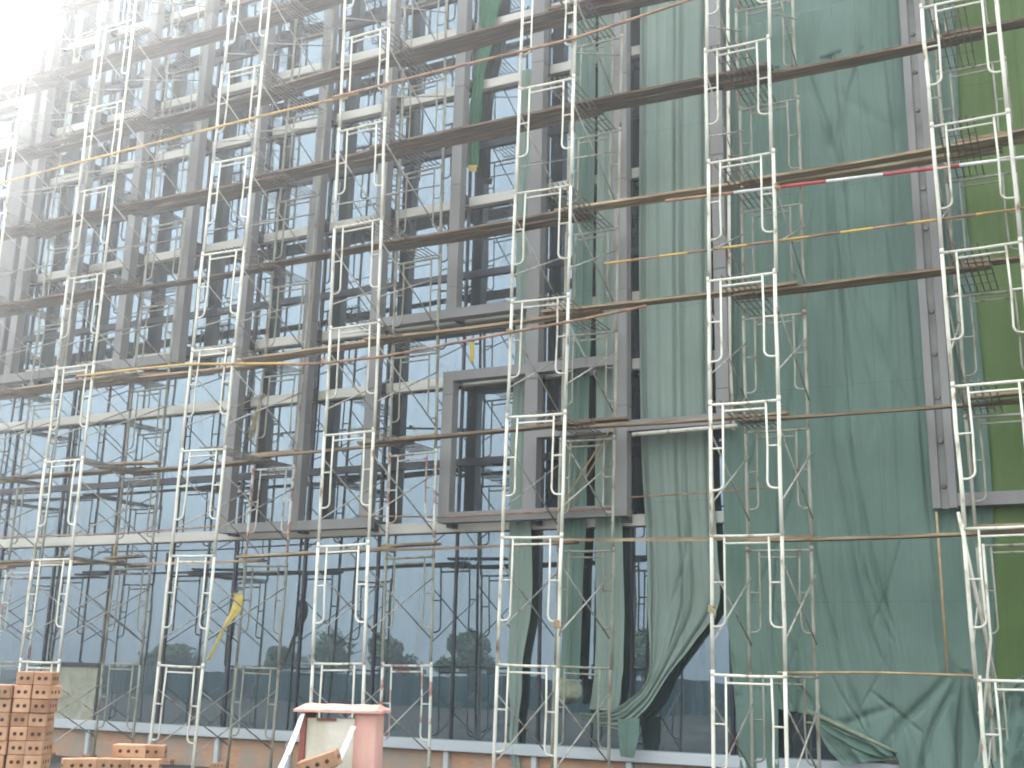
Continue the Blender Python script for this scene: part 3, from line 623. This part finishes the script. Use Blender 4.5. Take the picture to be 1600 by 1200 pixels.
bm = bmesh.new(); o0 = at(408, 622, 1.95); rnd = random.Random(3)
for i in range(26):
    tip = at(389+rnd.uniform(-4, 9), 690+rnd.uniform(-14, 6), 1.95+rnd.uniform(-.06, .06))-o0
    tube(bm, [(rnd.uniform(-.02, .02), rnd.uniform(-.02, .02), .02), tip*.5+Vector((rnd.uniform(-.02, .02),)*3), tip], .005, 4)
obj('stalks', bm, M_straw, bt_)
bm = bmesh.new()
for i in range(16):
    a = rnd.uniform(0, 2*PI); tube(bm, [(0, 0, 0), (.06*math.cos(a), .03*math.sin(a), rnd.uniform(-.02, .09)), (.13*math.cos(a), .05*math.sin(a), rnd.uniform(-.03, .08))], .006, 4)
obj('knot', bm, M_straw, bt_)
def knot(px, py, Y, label, m=M_straw, s=1):
    rnd = random.Random(px); p = at(px, py, Y); bm = bmesh.new()
    for k in range(5):
        ring = [(math.cos(a*PI/4)*.035*s+rnd.uniform(-.006, .006), math.sin(a*PI/4)*.035*s, (k-2)*.016*s+rnd.uniform(-.008, .008)) for a in range(9)]
        tube(bm, ring, .008*s, 5)
    tube(bm, [(.03, -.03, 0), (.06, -.04, -.05*s), (.05, -.04, -.11*s)], .006*s, 5)
    o = obj('rope_tie', bm, m, None, tuple(p)); tag(o, label, 'rope tie', 'rope ties knotted on scaffold joints')
knot(871, 975, -.03, 'brown rope tie knotted low on the tower in front of the box frame', M_stick, 1.4)
knot(1112, 951, -.05, 'tan rope tie knotted on the tower at the wide net left edge', M_straw, 1.1)
knot(379, 568, -.04, 'rope tie where the bright yellow pole crosses a tower', M_stick)
knot(1213, 292, -.05, 'rope tie where the striped red and white pole meets a tower leg', M_stick)
knot(395, 196, -.04, 'rope tie of the thin yellow pole at upper left', M_straw)

for (px, py, lb) in ((505, 563, 'rope tie where the rusty pole crosses the tower behind the pink pillar'), (795, 518, 'rope tie where the rusty pole crosses the tower before the box frame'), (146, 588, 'rope tie at the left end of the bright yellow pole'),
                     (604, 134, 'rope tie of the rusty pole high on the tower behind the pink pillar'), (896, 60, 'rope tie of the upper rusty pole near the tallest grey post')):
    knot(px, py, -.06 if px < 1200 else .06, lb, M_stick if px % 2 else M_straw, .9)

# ------------------------------------------------------------------ foreground: brick stack
BLX, BLY, BLZ = .24, .115, .09
def brick_mesh():
    bm = bmesh.new(); box(bm, 0, BLX, 0, BLY, 0, BLZ)
    bmesh.ops.bevel(bm, geom=bm.edges[:], offset=.005, segments=1, affect='EDGES')
    return bm
bme = bpy.data.meshes.new('brick_body'); bm = brick_mesh(); bm.to_mesh(bme); bm.free(); bme.materials.append(M_clay)
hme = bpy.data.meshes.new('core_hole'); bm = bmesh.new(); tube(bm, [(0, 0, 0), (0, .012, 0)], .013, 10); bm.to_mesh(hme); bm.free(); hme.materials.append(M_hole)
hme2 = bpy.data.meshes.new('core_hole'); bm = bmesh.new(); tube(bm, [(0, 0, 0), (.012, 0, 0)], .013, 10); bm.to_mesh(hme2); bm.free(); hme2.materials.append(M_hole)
brick_id = 0
def brick(loc, rot, label):
    b_ = thing('hollow_brick', label, 'brick', tuple(loc), rot, 'hollow clay bricks in the foreground')
    obj('body', bme, None, b_)
    for xx in (.06, .12, .18): obj('core_hole', hme, None, b_, (xx, -.0015, BLZ/2))     # through the long side
    for yy in (.036, .079): obj('core_hole', hme2, None, b_, (-.0015, yy, BLZ/2))
    for yy in (.036, .079): obj('core_hole', hme2, None, b_, (BLX-.0105, yy, BLZ/2))
    return b_
def atZd(px, py, dist):
    d = ray(px, py); return CAM+d*dist
ordn = ['lowest', 'second', 'third', 'fourth', 'fifth', 'sixth', 'seventh', 'eighth', 'ninth', 'tenth', 'eleventh', 'twelfth', 'thirteenth', 'fourteenth', 'fifteenth', 'sixteenth', 'seventeenth', 'eighteenth', 'topmost']
# stack corner at pixel (82,1052) about 8 m away
D_ST = 7.9
pc = atZd(82, 1050, D_ST); top_z = pc.z
ROTZ = YAW+.12
ex = Vector((math.cos(ROTZ), math.sin(ROTZ), 0)); ey = Vector((-math.sin(ROTZ), math.cos(ROTZ), 0))
ncourse = int(top_z/(BLZ+.002))
for col_i, (off, dy, drop, nm) in enumerate((( -.118, 0, 0, 'right column'), (-.24, .01, 0, 'middle column'), (-.365, -.015, 1, 'left column'), (-.49, .01, 1, 'far left column'))):
    for k in range(ncourse-drop):
        if k < ncourse-12: continue
        z = top_z-BLZ-(ncourse-1-k)*(BLZ+.002)
        rot90 = ROTZ-PI/2
        base = pc+ex*(off+random.uniform(-.005, .005))+ey*(dy+random.uniform(-.008, .008))
        # header out: long axis runs away from the viewer
        loc = Vector((base.x, base.y, z))
        b_ = thing('hollow_brick', 'hollow red brick in the foreground stack, %s, %s from the top' % (nm, ('topmost course' if k == ncourse-1 else ['', 'second', 'third', 'fourth', 'fifth', 'sixth', 'seventh', 'eighth', 'ninth', 'tenth', 'eleventh', 'twelfth', 'thirteenth'][ncourse-1-k]+' course')), 'brick', tuple(loc), (0, 0, ROTZ+PI/2+random.gauss(0, .045)), 'hollow clay bricks in the foreground')
        obj('body', bme, None, b_, (0, -BLY, 0))
        for yy in (.036, .079): obj('core_hole', hme2, None, b_, (-.0015, yy-BLY, BLZ/2))
        if col_i == 0:
            for xx in (.06, .12, .18): obj('core_hole', hme, None, b_, (xx, -BLY-.0015, BLZ/2))
# the lower hidden courses of the stack as a solid block of bricks is carried by a pallet base
bm = bbox(-.5, .0, 0, .25, -.05, top_z-12*(BLZ+.002)-.002-.0)
o = obj('brick_stack_base', bm, M_brick, None, (pc.x, pc.y, 0), (0, 0, ROTZ)); tag(o, 'solid brick base under the hollow brick stack at the left edge', 'brick base')
# lower pile between stack and pillar
pile = [((176, 1163), 8.3, .0, 'upright brick on top of the low pile right of the tall stack'), ((205, 1164), 8.3, .1, 'brick with round holes on top of the low pile, right one'),
        ((150, 1185), 8.1, -.1, 'left brick of the low pile lower course'), ((195, 1186), 8.1, .05, 'right brick of the low pile lower course'), ((100, 1186), 8.0, .5, 'loose broken looking brick at the foot of the tall stack')]
low = []
for (px, py), dd, r, lb in pile:
    p = atZd(px, py, dd); brick((p.x, p.y, p.z-BLZ), (0, 0, YAW+r), lb)
    low.append(p)
zb = min(p.z for p in low)-BLZ*1.0
bm = bmesh.new()
bmc = atZd(165, 1190, 8.2)
for k in range(9):
    rr = 1.25-.05*k
o = None
mnd = bmesh.new(); n1, n2 = 40, 16
gr = []
for j in range(n2+1):
    rr = j/n2; line = []
    for i in range(n1):
        a = 2*PI*i/n1; r_ = rr*1.5*(1+.15*noise.noise(Vector((math.cos(a)*1.3, math.sin(a)*1.3, 4))))
        h = (zb-.005)*(1-max(0, (rr-.35)/.65)**1.3)+.05*noise.noise(Vector((r_*math.cos(a)*4, r_*math.sin(a)*4, 1)))*(rr > .4)
        line.append(mnd.verts.new((r_*math.cos(a)*.9, r_*math.sin(a)*.6, max(-.1, h))))
    gr.append(line)
for j in range(n2):
    for i in range(n1): mnd.faces.new((gr[j][i], gr[j+1][i], gr[j+1][(i+1) % n1], gr[j][(i+1) % n1])).smooth = True
o = obj('rubble_mound', mnd, M_earth, None, (bmc.x, bmc.y+.15, 0)); tag(o, 'low mound of earth and rubble carrying the small brick pile', 'rubble mound')

# ------------------------------------------------------------------ pink pillar box
D_PL = 7.0
pt = atZd(470, 1112, D_PL)      # front left top below coping
ppr = thing('pink_pillar', 'pink and red rendered pillar box with cement board face and overhanging coping', 'pillar', (pt.x, pt.y, 0), (0, 0, YAW-.05))
hz = pt.z
def pp_(name, bm, m, sm=False): return obj(name, bm, m, ppr, smooth=sm)
pp_('side_post', bbox(0, .035, .0, .3, -.05, hz-.002, .004), M_redsteel)
pp_('board', bbox(.037, .335, .02, .06, -.05, hz-.035, .004), M_board)
pp_('board_cleat', bbox(.10, .22, .004, .018, hz-.05, hz-.035), M_redsteel)
bm = bmesh.new()   # round nosed pink column
prof = [(.325, .30), (.325, .05)]+[(.325+.065*(1-math.cos(a*PI/12)), .05-.065*math.sin(a*PI/12)) for a in range(1, 7)]+[(.44, -.015)]+[(.44+.03*math.sin(a*PI/12), .015-.03*math.cos(a*PI/12)) for a in range(1, 7)]+[(.47, .30)]
lo = [bm.verts.new((x, y, -.05)) for x, y in prof]; hi = [bm.verts.new((x, y, hz-.002)) for x, y in prof]
for i in range(len(prof)): bm.faces.new((lo[i], lo[(i+1) % len(prof)], hi[(i+1) % len(prof)], hi[i]))
bm.faces.new(hi); bm.faces.new(lo[::-1]); bmesh.ops.recalc_face_normals(bm, faces=bm.faces[:])
pp_('column', bm, M_pink)
bm = bmesh.new(); nn_ = 18   # lumpy coping slab
top = []; bot = []
def cop(u, v, z):
    return bm.verts.new((-.035+u*.54, -.05+v*.40, z))
gt = [[cop(i/nn_, j/6, hz+.028+.018*math.sin(PI*j/6)*(1 if 0 < i < nn_ else 0)+.010*noise.noise(Vector((i*.5, j*.6, 2))) - .012*(i in (0, nn_) or j in (0, 6))) for i in range(nn_+1)] for j in range(7)]
gb = [[cop(i/nn_, j/6, hz+.001) for i in range(nn_+1)] for j in range(7)]
for j in range(6):
    for i in range(nn_):
        bm.faces.new((gt[j][i], gt[j][i+1], gt[j+1][i+1], gt[j+1][i])); bm.faces.new((gb[j][i], gb[j+1][i], gb[j+1][i+1], gb[j][i+1]))
for i in range(nn_):
    bm.faces.new((gb[0][i], gb[0][i+1], gt[0][i+1], gt[0][i])); bm.faces.new((gb[6][i], gt[6][i], gt[6][i+1], gb[6][i+1]))
for j in range(6):
    bm.faces.new((gb[j][0], gt[j][0], gt[j+1][0], gb[j+1][0])); bm.faces.new((gb[j][nn_], gb[j+1][nn_], gt[j+1][nn_], gt[j][nn_]))
pp_('coping', bm, M_pink)
def strap(a, b_, da, db, wpx, label):
    p0 = atZd(a[0], a[1], da); p1 = atZd(b_[0], b_[1], db); q0 = atZd(a[0]+wpx*.6, a[1]+1, da); q1 = atZd(b_[0]+wpx, b_[1], db)
    cloth('plastic_strap', [(p0, q0), (p0.lerp(p1, .5)+Vector((0, 0, -.01)), q0.lerp(q1, .5)+Vector((0, 0, -.01))), (p1, q1)], 6, 20, [(.5, .3, .006, 0)], label, M_strap, 'strap', 'white straps tied round the pink pillar', wr=.004, seed=a[0], edge=.003)
strap((470, 1114), (432, 1206), 6.97, 6.6, 9, 'white strap slanting down from the left edge of the pink pillar')
strap((474, 1114), (448, 1180), 6.96, 6.7, 5, 'second thinner white strap right beside the long left strap')
strap((549, 1134), (513, 1206), 6.9, 6.75, 13, 'wide white strap slanting across the cement board face')
p = atZd(470, 1206, 6.7)
brick((p.x, p.y, p.z-.04), (0.1, -.35, YAW-.1), 'tilted red brick leaning in front of the pink pillar')
bm = bmesh.new()
mnd = bmesh.new()
for s in range(14):
    a = s*2*PI/14
bm2 = bmesh.new(); bmesh.ops.create_icosphere(bm2, subdivisions=3, radius=1)
for v in bm2.verts:
    v.co = Vector((v.co.x*.5, v.co.y*.35, max(-.05, v.co.z)*(p.z-.06)))*(1+.08*noise.noise(v.co*3))
for f in bm2.faces: f.smooth = True
o = obj('rubble_mound', bm2, M_earth, None, (p.x+.05, p.y+.05, 0)); tag(o, 'small heap of rubble under the tilted brick by the pink pillar', 'rubble mound')
bm.free(); mnd.free()

# loose debris bricks along the plinth
rnd = random.Random(11)
for k, (px, py) in enumerate(((66, 1178), (128, 1180), (330, 1196), (250, 1190))):
    p = at(px, py, 1.9+.1*k)
    brick((p.x, p.y, .0), (0, 0, rnd.uniform(-1, 1)), ['dull brick on the ground by the left end of the plinth', 'brick lying on the ground under the cement infill', 'brick at the plinth foot left of the pink pillar', 'brick on the ground behind the low pile'][k])

# ------------------------------------------------------------------ what the glass mirrors: hoarding and trees behind the viewer
def tree(x, y, h, cr, seed, label):
    rnd = random.Random(seed)
    t = thing('broadleaf_tree', label, 'tree', (x, y, 0), (0, 0, rnd.uniform(0, 6)), 'trees beyond the site hoarding')
    bm = bmesh.new(); tube(bm, [(0, 0, -.1), (.1, 0, h*.35), (0, .15, h*.7)], [.22, .16, .06], 8)
    for k in range(7):
        a = rnd.uniform(0, 6.28); z = h*rnd.uniform(.25, .6); tube(bm, [(0, 0, z), (math.cos(a)*cr*.35, math.sin(a)*cr*.35, z+h*.12), (math.cos(a)*cr*.7, math.sin(a)*cr*.7, z+h*.2)], [.08, .05, .02], 6)
    obj('trunk', bm, M_bark, t)
    bm = bmesh.new(); cl = [(rnd.uniform(-.6, .6)*cr, rnd.uniform(-.6, .6)*cr, h*rnd.uniform(.42, .9), rnd.uniform(.28, .5)*cr) for _ in range(11)]
    for k in range(3400):
        c_ = rnd.choice(cl); v = Vector((rnd.gauss(0, 1), rnd.gauss(0, 1), rnd.gauss(0, .8))).normalized()*c_[3]*rnd.uniform(.5, 1.05)
        p = Vector(c_[:3])+v; s = rnd.uniform(.10, .22)
        q = Vector((rnd.gauss(0, 1), rnd.gauss(0, 1), rnd.gauss(0, 1))).normalized(); r_ = q.orthogonal().normalized(); w_ = q.cross(r_)
        bm.faces.new([bm.verts.new(p+r_*s*a+w_*s*b_) for a, b_ in ((-1, 0), (0, -.6), (1, 0), (0, .6))])
    obj('crown', bm, M_leaf, t)
for k, (x, y, h, cr, lb) in enumerate(((-49, -52, 4.0, 2.8, 'round bushy tree behind the viewer, mirrored just above the pink pillar'), (-44.4, -52, 3.8, 2.2, 'low dense tree behind the viewer, mirrored right of the pink pillar'), (-38.3, -52, 4.2, 1.9, 'narrow tree behind the viewer mirrored left of the box frame strip'),
        (-54.8, -53, 2.9, 1.5, 'small tree behind the viewer mirrored left of the pink pillar'), (-26, -52, 4.4, 2.4, 'low tree behind the viewer mirrored beside the pale net'), (-63, -50, 3.0, 2.4, 'spreading tree behind the viewer mirrored near the yellow rag'))):
    tree(x, y, h, cr, 30+k, lb)
hd = thing('site_hoarding', 'teal corrugated metal hoarding behind the viewer, seen mirrored low in the glass', 'hoarding', (-48, -28, 0))
for k in range(26):
    bm = bmesh.new(); n = 24; r0 = []; 
    for s_ in (0, 1):
        r0.append([(bm.verts.new((i/n*2.4, .006*(1 if i % 4 < 2 else -1)+.01*s_, .03)), bm.verts.new((i/n*2.4, .006*(1 if i % 4 < 2 else -1)+.01*s_, 1.45+.04*math.sin(k*2.1)))) for i in range(n+1)])
    for rr in r0:
        for a, b_ in zip(rr, rr[1:]): bm.faces.new((a[0], b_[0], b_[1], a[1]))
    obj('metal_sheet', bm, M_teal, hd, (0+k*2.42, 0, 0))
    obj('post', bbox(-.03, .03, .05, .11, -.1, 1.5), M_rod, hd, (0+k*2.42, 0, 0))

# ------------------------------------------------------------------ added haze volume, stands in for the glare veil and lifts the blacks
M_haze = bpy.data.materials.new('glare_haze'); M_haze.use_nodes = True; t = M_haze.node_tree; t.nodes.clear()
o_ = t.nodes.new('ShaderNodeOutputMaterial'); pv = t.nodes.new('ShaderNodeVolumePrincipled')
pv.inputs['Color'].default_value = (.93, .96, 1, 1); pv.inputs['Density'].default_value = .0058; pv.inputs['Anisotropy'].default_value = .8
t.links.new(pv.outputs[0], o_.inputs['Volume'])
hz_ = obj('haze', bbox(-195, 160, -140, 125, -1.6, 22.6), M_haze); tag(hz_, kind='stuff', label='added pale haze volume standing in for the glare veil over the site')
